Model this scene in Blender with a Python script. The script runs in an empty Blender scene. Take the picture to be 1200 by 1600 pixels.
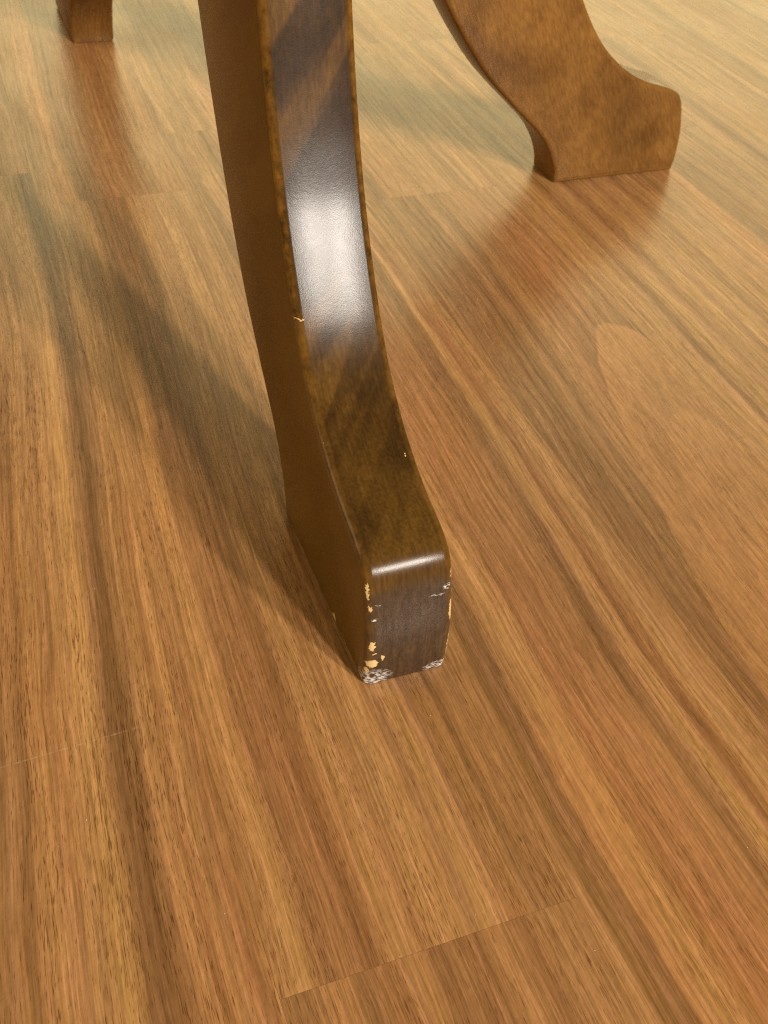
import bpy, bmesh, math, random
from mathutils import Matrix, Vector
random.seed(7)
sc = bpy.context.scene
col = sc.collection

# ------------------------------------------------------------------ camera
H = 0.30
F_PX, PITCH, ROLL = 1665.24, math.radians(42.037), math.radians(-4.8198)
cam_d = bpy.data.cameras.new('camera')
cam = bpy.data.objects.new('camera', cam_d)
col.objects.link(cam)
cp, sp = math.cos(PITCH), math.sin(PITCH)
X = Vector((1, 0, 0)); U = Vector((0, sp, cp)); FW = Vector((0, cp, -sp))
cr, sr = math.cos(ROLL), math.sin(ROLL)
rv = X * cr - U * sr
uv = X * sr + U * cr
M = Matrix((rv, uv, -FW)).transposed().to_4x4()
M.translation = Vector((0, 0, H))
cam.matrix_world = M
cam_d.sensor_fit = 'VERTICAL'; cam_d.sensor_height = 36.0; cam_d.sensor_width = 27.0
cam_d.lens = F_PX / 1600 * 36.0
cam_d.clip_start = 0.01; cam_d.clip_end = 100
cam_d.dof.use_dof = True
cam_d.dof.focus_distance = 0.335
cam_d.dof.aperture_fstop = 38.0
sc.camera = cam

# ------------------------------------------------------------------ light
sc.view_settings.view_transform = 'Standard'
sc.view_settings.look = 'None'
sc.view_settings.exposure = 0
sc.view_settings.gamma = 1
sc.cycles.use_denoising = False            # keep the fine grain of the wood, as a phone picture does
sc.cycles.filter_width = 1.15
sc.cycles.sample_clamp_indirect = 3.0
w = bpy.data.worlds.new('World'); sc.world = w; w.use_nodes = True
bg = w.node_tree.nodes['Background']
bg.inputs[0].default_value = (1.0, 0.86, 0.62, 1); bg.inputs[1].default_value = 0.14

AIM = Vector((-0.03, 0.33, 0.06))
def area(name, az, el, dist, sx, sy, power, color):
    d = bpy.data.lights.new(name, 'AREA'); d.shape = 'RECTANGLE'; d.size = sx; d.size_y = sy
    d.energy = power; d.color = color
    o = bpy.data.objects.new(name, d); col.objects.link(o)
    a, e = math.radians(az), math.radians(el)
    v = Vector((math.cos(a) * math.cos(e), math.sin(a) * math.cos(e), math.sin(e)))
    o.location = AIM + v * dist
    o.rotation_euler = v.to_track_quat('Z', 'Y').to_euler()
    return o
area('ceiling_lamp', -42, 29.3, 4.0, 0.17, 0.54, 132, (1.0, 0.92, 0.82))
area('ceiling_lamp', -51.5, 29.8, 4.0, 0.17, 0.54, 122, (1.0, 0.92, 0.82))
area('bright_room_side', 86, 19, 5.0, 5.6, 3.0, 128, (1.0, 0.85, 0.42))
area('left_fill', 178, 24, 4.0, 3.0, 2.0, 72, (1.0, 0.84, 0.46))  # added fill that brightens the near leg's left face
area('sheen_panel', -60, 8, 3.5, 5.0, 1.3, 7.0, (0.97, 0.76, 1.0))  # broad cool panel added for the lilac sheen on the near leg

# ------------------------------------------------------------------ node helper
class NT:
    def __init__(s, name):
        s.m = bpy.data.materials.new(name); s.m.use_nodes = True
        s.t = s.m.node_tree; s.n = s.t.nodes; s.n.clear()
        s.out = s.n.new('ShaderNodeOutputMaterial')
        s.b = s.n.new('ShaderNodeBsdfPrincipled')
        s.t.links.new(s.b.outputs[0], s.out.inputs[0])
    def put(s, sock, v):
        if hasattr(v, 'is_output'): s.t.links.new(v, sock)
        elif v is not None: sock.default_value = v
    def math(s, op, a, b=None, c=None, clamp=False):
        n = s.n.new('ShaderNodeMath'); n.operation = op; n.use_clamp = clamp
        for i, v in enumerate((a, b, c)):
            if v is not None: s.put(n.inputs[i], v)
        return n.outputs[0]
    def vec(s, x, y, z):
        n = s.n.new('ShaderNodeCombineXYZ')
        for i, v in enumerate((x, y, z)): s.put(n.inputs[i], v)
        return n.outputs[0]
    def sep(s, v):
        n = s.n.new('ShaderNodeSeparateXYZ'); s.put(n.inputs[0], v); return n.outputs
    def vmath(s, op, a, b=None):
        n = s.n.new('ShaderNodeVectorMath'); n.operation = op
        s.put(n.inputs[0], a)
        if b is not None: s.put(n.inputs[1], b)
        return n.outputs['Value'] if op in ('LENGTH', 'DOT_PRODUCT') else n.outputs[0]
    def noise(s, v, scale=1.0, detail=2.0, rough=0.5, dist=0.0):
        n = s.n.new('ShaderNodeTexNoise'); s.put(n.inputs['Vector'], v)
        n.inputs['Scale'].default_value = scale; n.inputs['Detail'].default_value = detail
        n.inputs['Roughness'].default_value = rough; n.inputs['Distortion'].default_value = dist
        return n.outputs[0]
    def ramp(s, f, stops, interp='LINEAR'):
        n = s.n.new('ShaderNodeValToRGB'); s.put(n.inputs[0], f)
        e = n.color_ramp.elements; n.color_ramp.interpolation = interp
        while len(e) < len(stops): e.new(0.5)
        for k, (p, c) in enumerate(stops):
            e[k].position = p
            e[k].color = c if len(c) == 4 else (*c, 1)
        return n.outputs[0]
    def mr(s, v, a, b, c=0.0, d=1.0, smooth=False):
        n = s.n.new('ShaderNodeMapRange'); n.interpolation_type = 'SMOOTHSTEP' if smooth else 'LINEAR'
        s.put(n.inputs[0], v)
        for i, q in enumerate((a, b, c, d)): s.put(n.inputs[1 + i], q)
        return n.outputs[0]
    def mix(s, f, a, b, mode='MIX'):
        n = s.n.new('ShaderNodeMix'); n.data_type = 'RGBA'; n.blend_type = mode
        s.put(n.inputs[0], f)
        for i, v in ((6, a), (7, b)):
            if isinstance(v, tuple): v = (*v, 1) if len(v) == 3 else v
            s.put(n.inputs[i], v)
        return n.outputs[2]
    def attr(s, name, typ='OBJECT'):
        n = s.n.new('ShaderNodeAttribute'); n.attribute_type = typ; n.attribute_name = name
        return n.outputs['Fac']
    def obj(s):
        return s.n.new('ShaderNodeTexCoord').outputs['Object']
    def bump(s, h, strength, dist, nrm=None):
        n = s.n.new('ShaderNodeBump'); s.put(n.inputs['Height'], h)
        n.inputs['Strength'].default_value = strength; n.inputs['Distance'].default_value = dist
        if nrm is not None: s.put(n.inputs['Normal'], nrm)
        return n.outputs[0]

# ------------------------------------------------------------------ floor
AZ_N = math.radians(-65.995)            # outward direction of the near leg; grain runs the same way
PW = 0.094                              # plank width
DARK, MID, LITE = (0.170, 0.079, 0.028), (0.362, 0.177, 0.063), (0.525, 0.280, 0.096)
RED = (0.27, 0.115, 0.040)
def lerp(a, b, f): return tuple(a[i] + (b[i] - a[i]) * f for i in range(3))

def floor_mat(name, streaks, v0, rnd, drift=0.0, pores=1.0, base=0.0, scratch=False, figure=(), gain=0.9, arch=None):
    """streaks: (v, sigma, amplitude, redness) across the plank, v in mm."""
    k = NT(name)
    P = k.obj(); x, y, z = k.sep(P)
    seed = k.attr('seed')
    so = k.math('MULTIPLY', seed, 3.7)
    # stops
    stops = []
    N = 32
    for i in range(N):
        f = i / (N - 1); v = v0 + f * PW * 1000
        a, red = base, 0.0
        for (c, sg, am, rd) in streaks:
            g = math.exp(-0.5 * ((v - c) / sg) ** 2)
            a += am * g; red += rd * g
        a = gain * max(-1, min(1, a))
        c = lerp(MID, LITE, a) if a > 0 else lerp(MID, DARK, -a)
        c = lerp(c, (c[0] * 1.0, c[1] * 0.82, c[2] * 0.82), max(0, min(1, red)))
        stops.append((f, c))
    # grain drift along the plank and small waviness
    warp = k.noise(k.vec(k.math('MULTIPLY', x, 5.0), k.math('MULTIPLY', y, 14.0), so), 1.0, 2.0)
    warp2 = k.noise(k.vec(k.math('MULTIPLY', x, 26.0), k.math('MULTIPLY', y, 60.0), so), 1.0, 2.0)
    yy = k.math('MULTIPLY_ADD', k.math('SUBTRACT', warp, 0.5), 0.011, y)
    yy = k.math('MULTIPLY_ADD', k.math('SUBTRACT', warp2, 0.5), 0.0012, yy)
    if drift:
        dr = k.mr(x, 0.17, -0.22, 0.0, drift, True)
        yy = k.math('SUBTRACT', yy, dr)
    fac = k.math('MULTIPLY_ADD', yy, 1.0 / PW, 0.5)
    fac = k.math('PINGPONG', fac, 1.0)
    c = k.ramp(fac, stops)
    # medium streaks
    st = k.noise(k.vec(k.math('MULTIPLY', x, 4.0), k.math('MULTIPLY', yy, 260.0), so), 1.0, 3.0, 0.65)
    m1 = k.mr(st, 0.30, 0.70, 0.86, 1.12)
    cc = k.n.new('ShaderNodeCombineColor')
    k.put(cc.inputs[0], m1); k.put(cc.inputs[1], m1)
    k.put(cc.inputs[2], k.math('MULTIPLY', m1, m1))
    c = k.mix(1.0, c, cc.outputs[0], 'MULTIPLY')
    st2 = k.noise(k.vec(k.math('MULTIPLY', x, 9.0), k.math('MULTIPLY', yy, 620.0), k.math('ADD', so, 31.0)), 1.0, 2.0, 0.6)
    m2 = k.mr(st2, 0.32, 0.68, 0.78, 1.20)
    cc2 = k.n.new('ShaderNodeCombineColor')
    for i in range(3): k.put(cc2.inputs[i], m2)
    c = k.mix(1.0, c, cc2.outputs[0], 'MULTIPLY')
    # blotches of tone (grey-green against red-brown)
    bl = k.noise(k.vec(k.math('MULTIPLY', x, 7.0), k.math('MULTIPLY', yy, 45.0), k.math('ADD', so, 9.0)), 1.0, 2.0)
    c = k.mix(k.mr(bl, 0.35, 0.70, 0.0, 0.45), c, k.mix(1.0, c, (0.82, 0.83, 0.80), 'MULTIPLY'))
    bl2 = k.noise(k.vec(k.math('MULTIPLY', x, 9.0), k.math('MULTIPLY', yy, 38.0), k.math('ADD', so, 19.0)), 1.0, 2.0)
    c = k.mix(k.mr(bl2, 0.45, 0.72, 0.0, 0.22), c, k.mix(1.0, c, (1.06, 0.84, 0.78), 'MULTIPLY'))
    if arch:
        # a tall cathedral arch of plain wood, point away from the camera, with fainter ones nested in it
        x0, yc, kk = arch
        dy = k.math('SUBTRACT', yy, yc)
        wob = k.noise(k.vec(k.math('MULTIPLY', y, 70.0), k.math('MULTIPLY', x, 14.0), so), 1.0, 2.0)
        q = k.math('SUBTRACT', k.math('MULTIPLY_ADD', k.math('SUBTRACT', wob, 0.5), 0.028, x), k.math('MULTIPLY', k.math('MULTIPLY', dy, dy), kk))
        ins = k.mr(q, x0, x0 + 0.004, 0, 1, True)
        c = k.mix(k.math('MULTIPLY', ins, 0.62), c, (0.405, 0.192, 0.064))
        tone = k.n.new('ShaderNodeValToRGB'); k.put(tone.inputs[0], k.mr(q, x0 - 0.06, x0 + 0.22))
        e = tone.color_ramp.elements
        for p_, v_ in ((0.10, 1.0), (0.20, 0.86), (0.214, 0.82), (0.225, 1.12), (0.40, 1.0), (0.52, 0.90), (0.545, 1.06), (0.75, 0.97), (0.80, 1.05)):
            n_ = e.new(p_); n_.color = (v_, v_, v_, 1)
        e[0].color = (1, 1, 1, 1); e[-1].color = (1, 1, 1, 1)
        near_ = k.mr(k.math('ABSOLUTE', dy), 0.026, 0.036, 1, 0, True)
        c = k.mix(near_, c, k.mix(1.0, c, tone.outputs[0], 'MULTIPLY'))
    for (x0, x1, y0, y1, gain) in figure:
        wv = k.math('MULTIPLY_ADD', k.math('SUBTRACT', k.noise(k.vec(k.math('MULTIPLY', y, 90.0), x, so), 1.0, 1.0), 0.5), 0.010, x)
        wv = k.math('MULTIPLY_ADD', y, 0.35, wv)
        mk = k.math('MULTIPLY', k.math('MULTIPLY', k.mr(wv, x0 - 0.0006, x0 + 0.0006), k.mr(wv, x1 - 0.05, x1, 1, 0)),
                    k.math('MULTIPLY', k.mr(yy, y0 - 0.0006, y0 + 0.0006), k.mr(yy, y1 - 0.004, y1 + 0.002, 1, 0)))
        c = k.mix(mk, c, k.mix(1.0, c, (gain, gain, gain * 0.96), 'MULTIPLY'))
    # fine fibre
    fb = k.noise(k.vec(k.math('MULTIPLY', x, 70.0), k.math('MULTIPLY', yy, 1500.0), so), 1.0, 2.0, 0.6)
    c = k.mix(1.0, c, k.mix(k.mr(fb, 0.25, 0.75, 0, 1), (0.72, 0.69, 0.64), (1.25, 1.27, 1.30)), 'MULTIPLY')
    # cross shimmer of the fibres
    sh = k.noise(k.vec(k.math('MULTIPLY', k.math('ADD', x, k.math('MULTIPLY', y, 0.8)), 420.0), k.math('MULTIPLY', y, 330.0), so), 1.0, 3.0, 0.7)
    c = k.mix(1.0, c, k.mix(k.mr(sh, 0.25, 0.75, 0, 1), (0.90, 0.89, 0.88), (1.10, 1.10, 1.12)), 'MULTIPLY')
    # pores: short dark dashes
    pr = k.noise(k.vec(k.math('MULTIPLY', x, 200.0), k.math('MULTIPLY', yy, 3300.0), k.math('ADD', so, 4.0)), 1.0, 1.0, 0.5)
    dens = k.noise(k.vec(k.math('MULTIPLY', x, 10.0), k.math('MULTIPLY', yy, 130.0), k.math('ADD', so, 2.0)), 1.0, 2.0)
    th = k.mr(dens, 0.35, 0.66, 0.67, 0.53)
    pm = k.math('MULTIPLY', k.mr(k.math('SUBTRACT', pr, th), 0.0, 0.10, 0, 1), 0.75 * pores, clamp=True)
    c = k.mix(pm, c, k.mix(1.0, c, (0.40, 0.31, 0.25), 'MULTIPLY'))
    if scratch:
        # a faint pale scratch across the grain
        sx = k.math('MULTIPLY_ADD', y, 0.045, k.math('SUBTRACT', x, scratch[0]))
        ln = k.mr(k.math('ABSOLUTE', sx), 0.0001, 0.0004, 1, 0)
        ex = k.math('MULTIPLY', k.mr(y, scratch[1], scratch[1] + 0.004, 0, 1), k.mr(y, scratch[2] - 0.02, scratch[2], 1, 0))
        br = k.mr(k.noise(k.vec(k.math('MULTIPLY', y, 420.0), 0.0, 0.0), 1.0, 2.0), 0.40, 0.66, 0.0, 0.55)
        c = k.mix(k.math('MULTIPLY', k.math('MULTIPLY', ln, ex), br), c, (0.52, 0.35, 0.19))
    k.put(k.b.inputs['Base Color'], c)
    rg = k.noise(k.vec(k.math('MULTIPLY', x, 12.0), k.math('MULTIPLY', y, 20.0), so), 1.0, 3.0)
    k.put(k.b.inputs['Specular IOR Level'], k.math('MULTIPLY', k.math('MULTIPLY', k.mr(st2, 0.3, 0.7, 0.62, 1.05), k.mr(fb, 0.25, 0.75, 0.65, 1.1)), 0.5))
    k.put(k.b.inputs['Roughness'], k.mr(rg, 0.3, 0.7, 0.26, 0.34))
    k.b.inputs['IOR'].default_value = 1.5
    hb = k.math('ADD', k.math('MULTIPLY', pm, -1.0), k.math('MULTIPLY', fb, 0.35))
    k.put(k.b.inputs['Normal'], k.bump(hb, 0.10, 0.0002))
    return k.m

def rand_streaks(v0, rnd, n=13):
    return [(v0 + rnd.uniform(0, PW * 1000), rnd.uniform(1.5, 5), rnd.uniform(-0.7, 0.6), rnd.uniform(0, .4)) for _ in range(n)]

R_ = random.Random(11)
S_left = [(-2, 2.4, .85, 0), (7, 4.2, -.95, 0), (17, 2, .35, 0), (21, 1.6, -.35, .3), (25, 2, .4, 0), (31, 2.5, -.35, .4),
          (-14, 1.6, -.4, .1), (-25, 2.2, -.4, .1), (-20, 2, .2, 0), (-9, 3, .25, 0), (-34, 4, -.2, 0), (-45, 3, .3, 0)]
S_mid = [(44, 2.6, .75, .1), (57, 6, -.35, .35), (66, 2.2, -.55, .2), (50, 1.5, -.3, 0), (75, 4, .3, 0), (80.5, 1.5, -.4, .2), (88, 4, .35, 0),
         (96, 1.6, -.5, 0), (101, 3, .3, 0), (110, 1.7, -.5, .1), (118, 2.2, -.65, 0), (114, 1.4, .25, 0), (126, 2.4, -.4, 0)]
S_right = [(142, 3.6, -.95, 0), (135, 1.6, -.35, 0), (155, 4, .75, .1), (148, 2, .25, .2), (172, 10, -.12, .45), (164, 1.4, -.3, .3), (191, 3, -.85, 0), (197.6, 2.4, .95, 0),
           (203.6, 2.5, -.65, .6), (211, 4, .4, 0), (219, 2, -.25, .2)]
S_edge = [(226, 2.5, -.6, 0), (234, 3.2, -.75, 0), (239, 2, .35, 0), (244, 3, -.75, .1), (252, 5, .1, .1), (270, 10, .0, .5), (262, 1.8, -.3, .3),
          (287, 4, .15, 0), (300, 2.0, -.4, .2), (307, 3, .25, 0), (315, 2.2, -.5, .2)]
FM = {
    'left': floor_mat('floor_wood_left', S_left, -58, R_, 0.024, 1.15, 0.05, scratch=(0.0745, -0.040, 0.036), gain=0.9),
    'mid': floor_mat('floor_wood_mid', S_mid, 36, R_, 0.016, 1.0, 0.0, figure=[(-0.050, 0.02, -0.040, -0.033, 1.2)]),
    'right': floor_mat('floor_wood_right', S_right, 130, R_, 0.012, 0.7, 0.02, gain=0.72),
    'edge': floor_mat('floor_wood_edge', S_edge, 224, R_, 0.022, 0.7, 0.0, gain=0.85, arch=(-0.086, 0.017, 85.0)),
}
FM['far'] = floor_mat('floor_wood_far', [(325, 4, .3, 0), (336, 2.5, -.6, .1), (342, 3, .4, 0), (352, 3, -.35, .2), (363, 3.5, .35, 0), (371, 2, -.5, 0), (378, 4, .35, 0), (388, 2.5, -.45, .1), (398, 4, .4, 0), (407, 2, -.3, 0)], 318, R_, 0.012, 0.7, 0.1)
FM['front'] = floor_mat('floor_wood_front', [(43, 2, -.4, 0), (52, 3, .3, .2), (60, 2, -.5, 0), (67, 3, -.15, .3), (76, 2.5, .25, 0), (83, 2, -.4, .2), (92, 4, -.3, .3), (101, 1.5, .45, 0), (110, 3, -.3, .3), (120, 2, .2, 0)], 36, R_, 0.0, 0.9, -0.22)
GEN = [floor_mat('floor_wood_plain', rand_streaks(0, R_), 0, R_, 0.012, 0.8, b, gain=0.8) for b in (0.12, 0.0, 0.2, -0.12, 0.06)]

sub = bpy.data.meshes.new('floor')
bm = bmesh.new()
for q in ((-8, -6), (8, -6), (8, 12), (-8, 12)): bm.verts.new((q[0], q[1], -0.0085))
bm.faces.new(bm.verts); bm.to_mesh(sub); bm.free()
floor = bpy.data.objects.new('floor', sub); col.objects.link(floor)
floor['kind'] = 'structure'; floor['label'] = 'brown wood plank floor with dark grain streaks'
sub.materials.append(GEN[1]); floor['seed'] = 0.3

k = NT('plank_core'); k.b.inputs['Base Color'].default_value = (0.10, 0.05, 0.022, 1); k.b.inputs['Roughness'].default_value = 0.9
k.b.inputs['Specular IOR Level'].default_value = 0.05
M_core = k.m
def plank_mesh(L, W, mat):
    bm = bmesh.new()
    c = 0.00003; g = 0.0
    x, y = L / 2 - g, W / 2 - g
    lo = [bm.verts.new((a * x, b * y, -0.008)) for a, b in ((-1, -1), (1, -1), (1, 1), (-1, 1))]
    mi = [bm.verts.new((a * x, b * y, -c)) for a, b in ((-1, -1), (1, -1), (1, 1), (-1, 1))]
    to = [bm.verts.new((a * (x - c), b * (y - c), 0)) for a, b in ((-1, -1), (1, -1), (1, 1), (-1, 1))]
    for i in range(4):
        j = (i + 1) % 4
        bm.faces.new((lo[i], lo[j], mi[j], mi[i])); bm.faces.new((mi[i], mi[j], to[j], to[i]))
    for f in bm.faces: f.material_index = 1
    bm.faces.new(to); bm.faces.new(lo[::-1])
    me = bpy.data.meshes.new('plank'); bm.to_mesh(me); bm.free()
    me.materials.append(mat); me.materials.append(M_core); return me

D = Vector((-math.cos(AZ_N), -math.sin(AZ_N), 0))        # along the grain, away from the camera
E_ = Vector((math.cos(AZ_N + math.pi / 2), math.sin(AZ_N + math.pi / 2), 0))
special = {-1: ('left', -0.06, 0.66), 0: ('mid', 0.1237, 0.615), 1: ('right', -0.05, 0.70), 2: ('edge', 0.085, 0.5755), 3: ('far', -0.05, 0.84)}
cache = {}
Rm = Matrix((-D, E_, Vector((0, 0, 1)))).transposed().to_4x4()   # local x runs along the grain, y across it
def plank(row, t0, t1, mat, key):
    L = round(t1 - t0, 4)
    kk = (L, key)
    if kk not in cache: cache[kk] = plank_mesh(L, PW, mat)
    o = bpy.data.objects.new('plank', cache[kk]); col.objects.link(o); o.parent = floor
    vc = 0.036 + (row + 0.5) * PW
    m = Rm.copy(); m.translation = D * ((t0 + t1) / 2) + E_ * vc
    o.matrix_world = m
    o['seed'] = round(random.uniform(0, 10), 3)
plank(0, 0.1237 - 0.4913, 0.1237, FM['front'], 'front')
for row in range(-9, 15):
    if row in special:
        key, a, b = special[row]
        plank(row, a, b, FM[key], key); lo_, hi_ = a, b
    else:
        lo_ = hi_ = -0.1 + ((row * 0.37) % 1.0) * 0.5
    t = hi_
    while t < 2.4:
        g_ = random.randrange(5); plank(row, t, t + 0.4913, GEN[g_], g_); t += 0.4913
    t = lo_ - (0.4913 if row == 0 else 0)
    while t > -0.7:
        g_ = random.randrange(5); plank(row, t - 0.4913, t, GEN[g_], g_); t -= 0.4913

# ------------------------------------------------------------------ legs
LW = 0.0322
def P_(pts): return [(a * H, b * H) for a, b in pts]
OUTER = P_([(0.006, 0.0), (0.010, 0.03), (0.008, 0.084), (-0.001, 0.128), (-0.009, 0.154), (-0.022, 0.173), (-0.048, 0.1865), (-0.095, 0.2), (-0.1259, 0.212), (-0.1543, 0.226), (-0.1847, 0.245), (-0.2157, 0.27), (-0.2404, 0.295), (-0.2609, 0.32), (-0.2752, 0.34), (-0.2885, 0.36), (-0.3011, 0.38), (-0.3131, 0.4), (-0.3244, 0.42), (-0.335, 0.44), (-0.3446, 0.46), (-0.3576, 0.49), (-0.3694, 0.52), (-0.3833, 0.56), (-0.3959, 0.6), (-0.4075, 0.64), (-0.4189, 0.68), (-0.4335, 0.73), (-0.4494, 0.78),
            (-0.485, 0.90), (-0.58, 1.02), (-0.69, 1.12), (-0.83, 1.19), (-1.0, 1.23), (-1.14, 1.24)])
INNER = P_([(-0.312, 0.0), (-0.317, 0.03), (-0.334, 0.069), (-0.362, 0.108), (-0.404, 0.147), (-0.450, 0.188), (-0.502, 0.238), (-0.547, 0.293), (-0.588, 0.35),
            (-0.632, 0.42), (-0.678, 0.50), (-0.722, 0.59), (-0.765, 0.69), (-0.82, 0.79), (-0.89, 0.88), (-0.98, 0.93), (-1.14, 0.95)])
def catmull(pts, sub):
    out = []
    n = len(pts)
    for i in range(n - 1):
        p0, p1, p2, p3 = pts[max(i - 1, 0)], pts[i], pts[i + 1], pts[min(i + 2, n - 1)]
        for s in range(sub):
            t = s / sub
            out.append(tuple(0.5 * (2 * p1[k] + (-p0[k] + p2[k]) * t + (2 * p0[k] - 5 * p1[k] + 4 * p2[k] - p3[k]) * t * t + (-p0[k] + 3 * p1[k] - 3 * p2[k] + p3[k]) * t ** 3) for k in (0, 1)))
    out.append(pts[-1]); return out
def resample(p, N):
    d = [0.0]
    for a, b in zip(p, p[1:]): d.append(d[-1] + math.hypot(b[0] - a[0], b[1] - a[1]))
    out = []; j = 0
    for i in range(N):
        t = d[-1] * i / (N - 1)
        while j < len(d) - 2 and d[j + 1] < t: j += 1
        f = (t - d[j]) / max(1e-9, d[j + 1] - d[j])
        out.append((p[j][0] + (p[j + 1][0] - p[j][0]) * f, p[j][1] + (p[j + 1][1] - p[j][1]) * f))
    return out
def leg_mesh(name, mat, heel=0.0):
    NP = 150
    o_ = resample(catmull(OUTER, 12), NP); i_ = resample(catmull([(a + heel * H, b) for a, b in INNER], 12), NP)
    loop = o_ + i_[::-1]
    n = len(loop)
    nr = []
    for k in range(n):
        a, b, c = loop[k - 1], loop[k], loop[(k + 1) % n]
        def nn(p, q):
            d = (q[0] - p[0], q[1] - p[1]); L = math.hypot(*d) or 1; return (d[1] / L, -d[0] / L)
        u, v = nn(a, b), nn(b, c)
        s = (u[0] + v[0], u[1] + v[1]); L = math.hypot(*s) or 1
        s = (s[0] / L, s[1] / L)
        q = max(0.6, s[0] * u[0] + s[1] * u[1])
        nr.append((s[0] / q, s[1] / q))
    rad = 0.0033
    prof = []
    K = 6
    for j in range(K + 1):
        th = math.pi / 2 * j / K
        prof.append((LW / 2 - rad * (1 - math.sin(math.pi / 2 - th)), rad * (1 - math.cos(math.pi / 2 - th)), th))
    # prof[0] : on the side face, inset rad ... prof[K] : on the rim, inset 0
    prof = [(LW / 2 - rad * (1 - math.cos(th)), rad * (1 - math.sin(th)), th) for th in [math.pi / 2 * j / K for j in range(K + 1)]]
    rows = [(y, ins, th) for y, ins, th in prof] + [(-y, ins, th) for y, ins, th in prof[::-1]]
    bm = bmesh.new()
    lay = bm.verts.layers.float.new('edge')
    rings = []
    for (y, ins, th) in rows:
        r = []
        for k in range(n):
            # sole edges stay crisp
            f = 1.0
            v = bm.verts.new((loop[k][0] - nr[k][0] * ins * f, y, max(0.0004, loop[k][1] - nr[k][1] * ins * f)))
            v[lay] = math.sin(2 * th) if 0 < th < math.pi / 2 else 0.0
            r.append(v)
        rings.append(r)
    for A, B in zip(rings, rings[1:]):
        for k in range(n):
            bm.faces.new((A[k], A[(k + 1) % n], B[(k + 1) % n], B[k]))
    for R, fl in ((rings[0], False), (rings[-1], True)):
        for k in range(NP - 1):
            q = (R[k], R[k + 1], R[n - 2 - k], R[n - 1 - k])
            bm.faces.new(q if fl else q[::-1])
    bmesh.ops.recalc_face_normals(bm, faces=bm.faces)
    for f in bm.faces: f.smooth = True
    me = bpy.data.meshes.new(name); bm.to_mesh(me); bm.free()
    me.materials.append(mat)
    me.set_sharp_from_angle(angle=math.radians(40))
    return me

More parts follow.
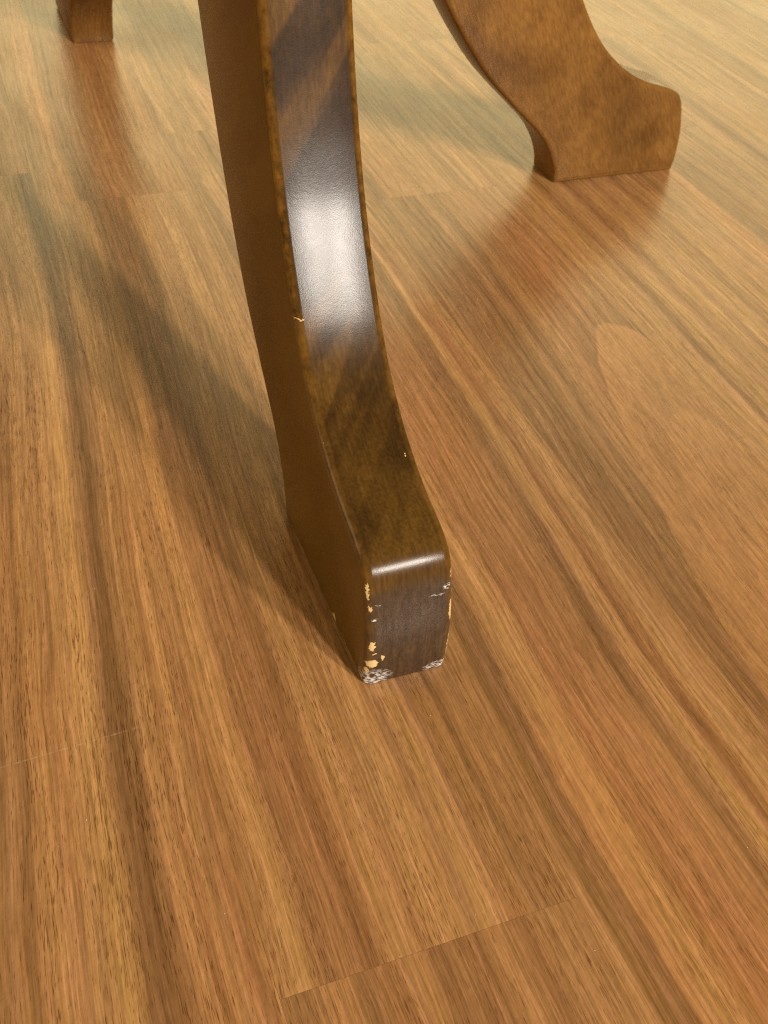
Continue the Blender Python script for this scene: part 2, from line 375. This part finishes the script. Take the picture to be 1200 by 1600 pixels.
def leg_mat(name, chips=(), scuffs=(), dark=(0.070, 0.032, 0.0062), light=(0.100, 0.047, 0.0078), band=0.8, mott=0.7):
    k = NT(name)
    P = k.obj(); x, y, z = k.sep(P)
    seed = k.attr('seed')
    off = k.vec(seed, k.math('MULTIPLY', seed, 1.7), 0.0)
    edge = k.attr('edge', 'GEOMETRY')
    Q = k.vmath('ADD', P, k.vmath('SCALE', off)) if False else k.vmath('ADD', P, off)
    qx, qy, qz = k.sep(Q)
    # diagonal figure of the timber
    dg = k.math('ADD', k.math('MULTIPLY', y, 0.85), k.math('MULTIPLY', k.math('SUBTRACT', z, k.math('MULTIPLY', x, 0.6)), -0.55))
    bands = k.noise(k.vec(k.math('MULTIPLY', dg, 75.0), k.math('MULTIPLY', qx, 12.0), k.math('MULTIPLY', qy, 8.0)), 1.0, 2.0, 0.55, 0.3)
    blot = k.noise(Q, 42.0, 3.0, 0.55)
    blot2 = k.noise(Q, 130.0, 3.0, 0.6)
    c = k.mix(k.mr(blot, 0.36, 0.64, 0.5 - 0.5 * mott, 0.5 + 0.5 * mott, True), dark, light)
    c = k.mix(k.mr(bands, 0.44, 0.55, 0.0, k.mr(z, 0.06, 0.11, band * 0.4, band), True), c, k.mix(1.0, c, (0.30, 0.31, 0.45), 'MULTIPLY'))
    c = k.mix(1.0, c, k.mix(blot2, (1 - .28 * mott, 1 - .30 * mott, 1 - .34 * mott), (1 + .26 * mott, 1 + .28 * mott, 1 + .30 * mott)), 'MULTIPLY')
    big = k.noise(Q, 17.0, 2.0, 0.5)
    c = k.mix(k.mr(big, 0.46, 0.66, 0.0, 0.55, True), c, k.mix(1.0, c, (0.52, 0.50, 0.55), 'MULTIPLY'))
    if chips and scuffs:
        # end face of the toe is darker and greyer
        eg = k.math('MULTIPLY', k.mr(x, -0.009, -0.001, 0, 1, True), k.mr(z, 0.047, 0.040, 0, 1, True))
        c = k.mix(k.math('MULTIPLY', eg, 0.75), c, k.mix(bands, (0.030, 0.019, 0.012), (0.085, 0.052, 0.030)))
    # short fibre flecks, running up and outward in the side plane
    fx = k.math('ADD', k.math('MULTIPLY', qx, 0.90), k.math('MULTIPLY', qz, 0.42))
    fz = k.math('ADD', k.math('MULTIPLY', qx, -0.42), k.math('MULTIPLY', qz, 0.90))
    fl = k.noise(k.vec(k.math('MULTIPLY', fx, 1100.0), k.math('MULTIPLY', qy, 900.0), k.math('MULTIPLY', fz, 190.0)), 1.0, 2.0, 0.6)
    c = k.mix(1.0, c, k.mix(k.mr(fl, 0.3, 0.7, 0, 1), (0.78, 0.76, 0.72), (1.22, 1.24, 1.26)), 'MULTIPLY')
    ls = k.noise(k.vec(k.math('MULTIPLY', qx, 60.0), k.math('MULTIPLY', qy, 900.0), k.math('MULTIPLY', qz, 45.0)), 1.0, 2.0, 0.6)
    c = k.mix(1.0, c, k.mix(k.mr(ls, 0.3, 0.7, 0, 1), (0.82, 0.80, 0.78), (1.17, 1.18, 1.20)), 'MULTIPLY')
    # side faces evenly stained, and painted lighter in place of light from the left
    if chips and scuffs:
        sd = k.mr(k.math('ABSOLUTE', y), LW / 2 - 0.0006, LW / 2 - 0.0001, 0, 0.62)
        c = k.mix(sd, c, k.mix(fl, (0.115, 0.052, 0.0050), (0.170, 0.079, 0.0088)))
    # stain rubbed thin along the rounded edges
    en = k.noise(Q, 260.0, 3.0, 0.65)
    em = k.math('MULTIPLY', k.math('MULTIPLY', edge, k.mr(en, 0.34, 0.66, 0.15, 1.0)), k.mr(z, 0.045, 0.13, 0.30, 0.60))
    c = k.mix(em, c, (0.27, 0.118, 0.016))
    # chips and scuffs with places of their own
    jig = k.n.new('ShaderNodeTexNoise'); k.put(jig.inputs['Vector'], P)
    jig.inputs['Scale'].default_value = 900.0; jig.inputs['Detail'].default_value = 2.0
    jv = k.vmath('SUBTRACT', jig.outputs['Color'], (0.5, 0.5, 0.5))
    PJ = k.vmath('ADD', P, k.vmath('MULTIPLY', jv, (0.0022, 0.0022, 0.0022)))
    rough_add = None
    def mask(spots, soft=0.12):
        tot = None
        for (px, py, pz, ra, rb, rc) in spots:
            d = k.vmath('MULTIPLY', k.vmath('SUBTRACT', PJ, (px, py, pz)), (1 / ra, 1 / rb, 1 / rc))
            m = k.mr(k.vmath('LENGTH', d), 1.0 - soft, 1.0 + soft, 1.0, 0.0)
            tot = m if tot is None else k.math('MAXIMUM', tot, m)
        return tot
    height = k.math('ADD', k.math('MULTIPLY', k.noise(P, 700.0, 2.0, 0.5), 0.14), k.math('MULTIPLY', k.noise(P, 2300.0, 2.0, 0.6), 0.20))
    if chips:
        cm = mask(chips)
        c = k.mix(cm, c, k.mix(blot2, (0.50, 0.32, 0.12), (0.74, 0.53, 0.25)))
        height = k.math('SUBTRACT', height, k.math('MULTIPLY', cm, 1.2))
    if scuffs:
        sm = mask(scuffs, 0.3)
        sn = k.noise(k.vec(k.math('MULTIPLY', x, 700.0), k.math('MULTIPLY', y, 500.0), k.math('MULTIPLY', z, 1500.0)), 1.0, 3.0, 0.6)
        sm = k.math('MULTIPLY', sm, k.mr(sn, 0.46, 0.56, 0, 1))
        c = k.mix(sm, c, (0.62, 0.58, 0.52))
        height = k.math('SUBTRACT', height, k.math('MULTIPLY', sm, 0.8))
    k.put(k.b.inputs['Base Color'], c)
    rn = k.noise(Q, 90.0, 3.0, 0.6)
    k.put(k.b.inputs['Roughness'], k.mr(rn, 0.3, 0.7, 0.205, 0.235))
    k.b.inputs['IOR'].default_value = 1.46
    k.b.inputs['Specular IOR Level'].default_value = 0.18
    nb = k.bump(height, 0.32, 0.00022)
    k.put(k.b.inputs['Normal'], nb)
    return k.m

h = LW / 2
CHIPS = [(0.003, -h + 0.0022, 0.0215, .005, .0010, .0020), (0.003, -h + 0.0026, 0.0128, .005, .0022, .0019), (0.003, -h + 0.0062, 0.0148, .004, .0006, .0014), (0.003, -h + 0.003, 0.0178, .004, .0007, .0005),
         (0.0, h - 0.0002, 0.0435, .0045, .0013, .0032), (0.001, h - 0.0006, 0.0295, .0045, .0012, .0046), (0.001, h, 0.0115, .0045, .0012, .0095), (-0.004, h, 0.037, .0028, .0010, .0022),
         (-0.001, -h + 0.0010, 0.0445, .0034, .0006, .0036), (-0.001, -h + 0.0016, 0.0375, .003, .0005, .0012), (0.001, -h + 0.0010, 0.009, .003, .0006, .0016),
         (-0.083, -h + 0.002, 0.1005, .006, .0019, .0003), (-0.078, h - 0.002, 0.090, .003, .0010, .0008),
         (-0.040, h - 0.004, 0.0655, .003, .0003, .0004), (-0.048, -h + 0.001, 0.070, .003, .0009, .0008), (-0.030, -h, 0.003, .0018, .0015, .0022)]
SCUFFS = [(0.0025, -h + 0.0035, 0.003, .006, .0060, .0052), (0.002, h - 0.0038, 0.0024, .005, .0050, .0024), (0.003, h - 0.0065, 0.0375, .004, .0030, .0004), (0.001, h - 0.0026, 0.0400, .004, .0014, .0010),
          (0.003, -h + 0.004, 0.0385, .004, .0015, .0005), (0.003, -h + 0.003, 0.033, .004, .0012, .0005), (-0.058, -h + 0.011, 0.071, .004, .0012, .0003)]
M_near = leg_mat('stained_wood_scuffed', CHIPS, SCUFFS)
M_side = leg_mat('stained_wood', [(-0.059, -h, 0.0905, .0004, .002, .0026)], (), (0.155, 0.071, 0.0180), (0.212, 0.098, 0.0225), 0.10, 0.28)

CX, CY = -0.45514 * H, 1.93442 * H
base = bpy.data.objects.new('pedestal_base', None); col.objects.link(base)
base.location = (CX, CY, 0)
base['label'] = 'brown stained wooden pedestal base with curved splayed legs standing on the plank floor'
base['category'] = 'pedestal base'
def leg(az, rtoe, me, seed, label):
    o = bpy.data.objects.new('leg', me); col.objects.link(o); o.parent = base
    o.rotation_euler = (0, 0, az)
    o.location = (rtoe * H * math.cos(az), rtoe * H * math.sin(az), 0)
    o['seed'] = seed
    if label: o['label'] = label
me_near = leg_mesh('leg_scuffed', M_near); me_side = leg_mesh('leg', M_side, 0.018)
leg(AZ_N, 1.214, me_near, 0.137, 'nearest dark glossy leg with chipped and scuffed foot')
leg(AZ_N + math.pi / 2, 1.106, me_side, 0.421, 'lighter mottled brown leg seen from its side')
leg(AZ_N + math.pi, 1.279, me_side, 0.713, 'far leg seen end-on at the back')
leg(AZ_N + 3 * math.pi / 2, 1.20, me_side, 0.955, None)
# column that the legs meet, above the picture's top edge
bm = bmesh.new()
prof = [(0.0, 0.27), (0.022, 0.27), (0.030, 0.276), (0.034, 0.288), (0.034, 0.385), (0.030, 0.395), (0.026, 0.41), (0.025, 0.50), (0.028, 0.60), (0.030, 0.62), (0.030, 0.66), (0.0, 0.66)]
NS = 40; rr = []
for r, z in prof:
    rr.append([bm.verts.new((max(r, 1e-5) * math.cos(2 * math.pi * i / NS), max(r, 1e-5) * math.sin(2 * math.pi * i / NS), z)) for i in range(NS)])
for A, B in zip(rr, rr[1:]):
    for i in range(NS): bm.faces.new((A[i], A[(i + 1) % NS], B[(i + 1) % NS], B[i]))
bmesh.ops.remove_doubles(bm, verts=bm.verts, dist=1e-4)
for f in bm.faces: f.smooth = True
me = bpy.data.meshes.new('column'); bm.to_mesh(me); bm.free(); me.materials.append(M_side)
me.set_sharp_from_angle(angle=math.radians(35))
o = bpy.data.objects.new('column', me); col.objects.link(o); o.parent = base; o['seed'] = 0.2

# ------------------------------------------------------------------ dust on the floor
bm = bmesh.new(); rd = random.Random(3)
for i in range(80):
    t = 0.10 + 0.75 * rd.random() ** 1.4; v = rd.uniform(-0.05, 0.10 + 0.75 * t)
    p = D * t + E_ * v; r = rd.choice((0.00009, 0.00011, 0.00014, 0.00018))
    m = Matrix.Translation((p.x, p.y, r * 0.6)) @ Matrix.Rotation(rd.uniform(0, 6.3), 4, 'Z') @ Matrix.Diagonal((r * rd.uniform(0.8, 2.2), r, r * 0.6, 1))
    bmesh.ops.create_icosphere(bm, subdivisions=1, radius=1.0, matrix=m)
me = bpy.data.meshes.new('dust'); bm.to_mesh(me); bm.free()
k = NT('dust_crumbs'); k.b.inputs['Base Color'].default_value = (0.62, 0.52, 0.40, 1); k.b.inputs['Roughness'].default_value = 0.7
me.materials.append(k.m)
o = bpy.data.objects.new('dust', me); col.objects.link(o); o['kind'] = 'stuff'; o['label'] = 'tiny pale dust specks scattered on the wood floor'
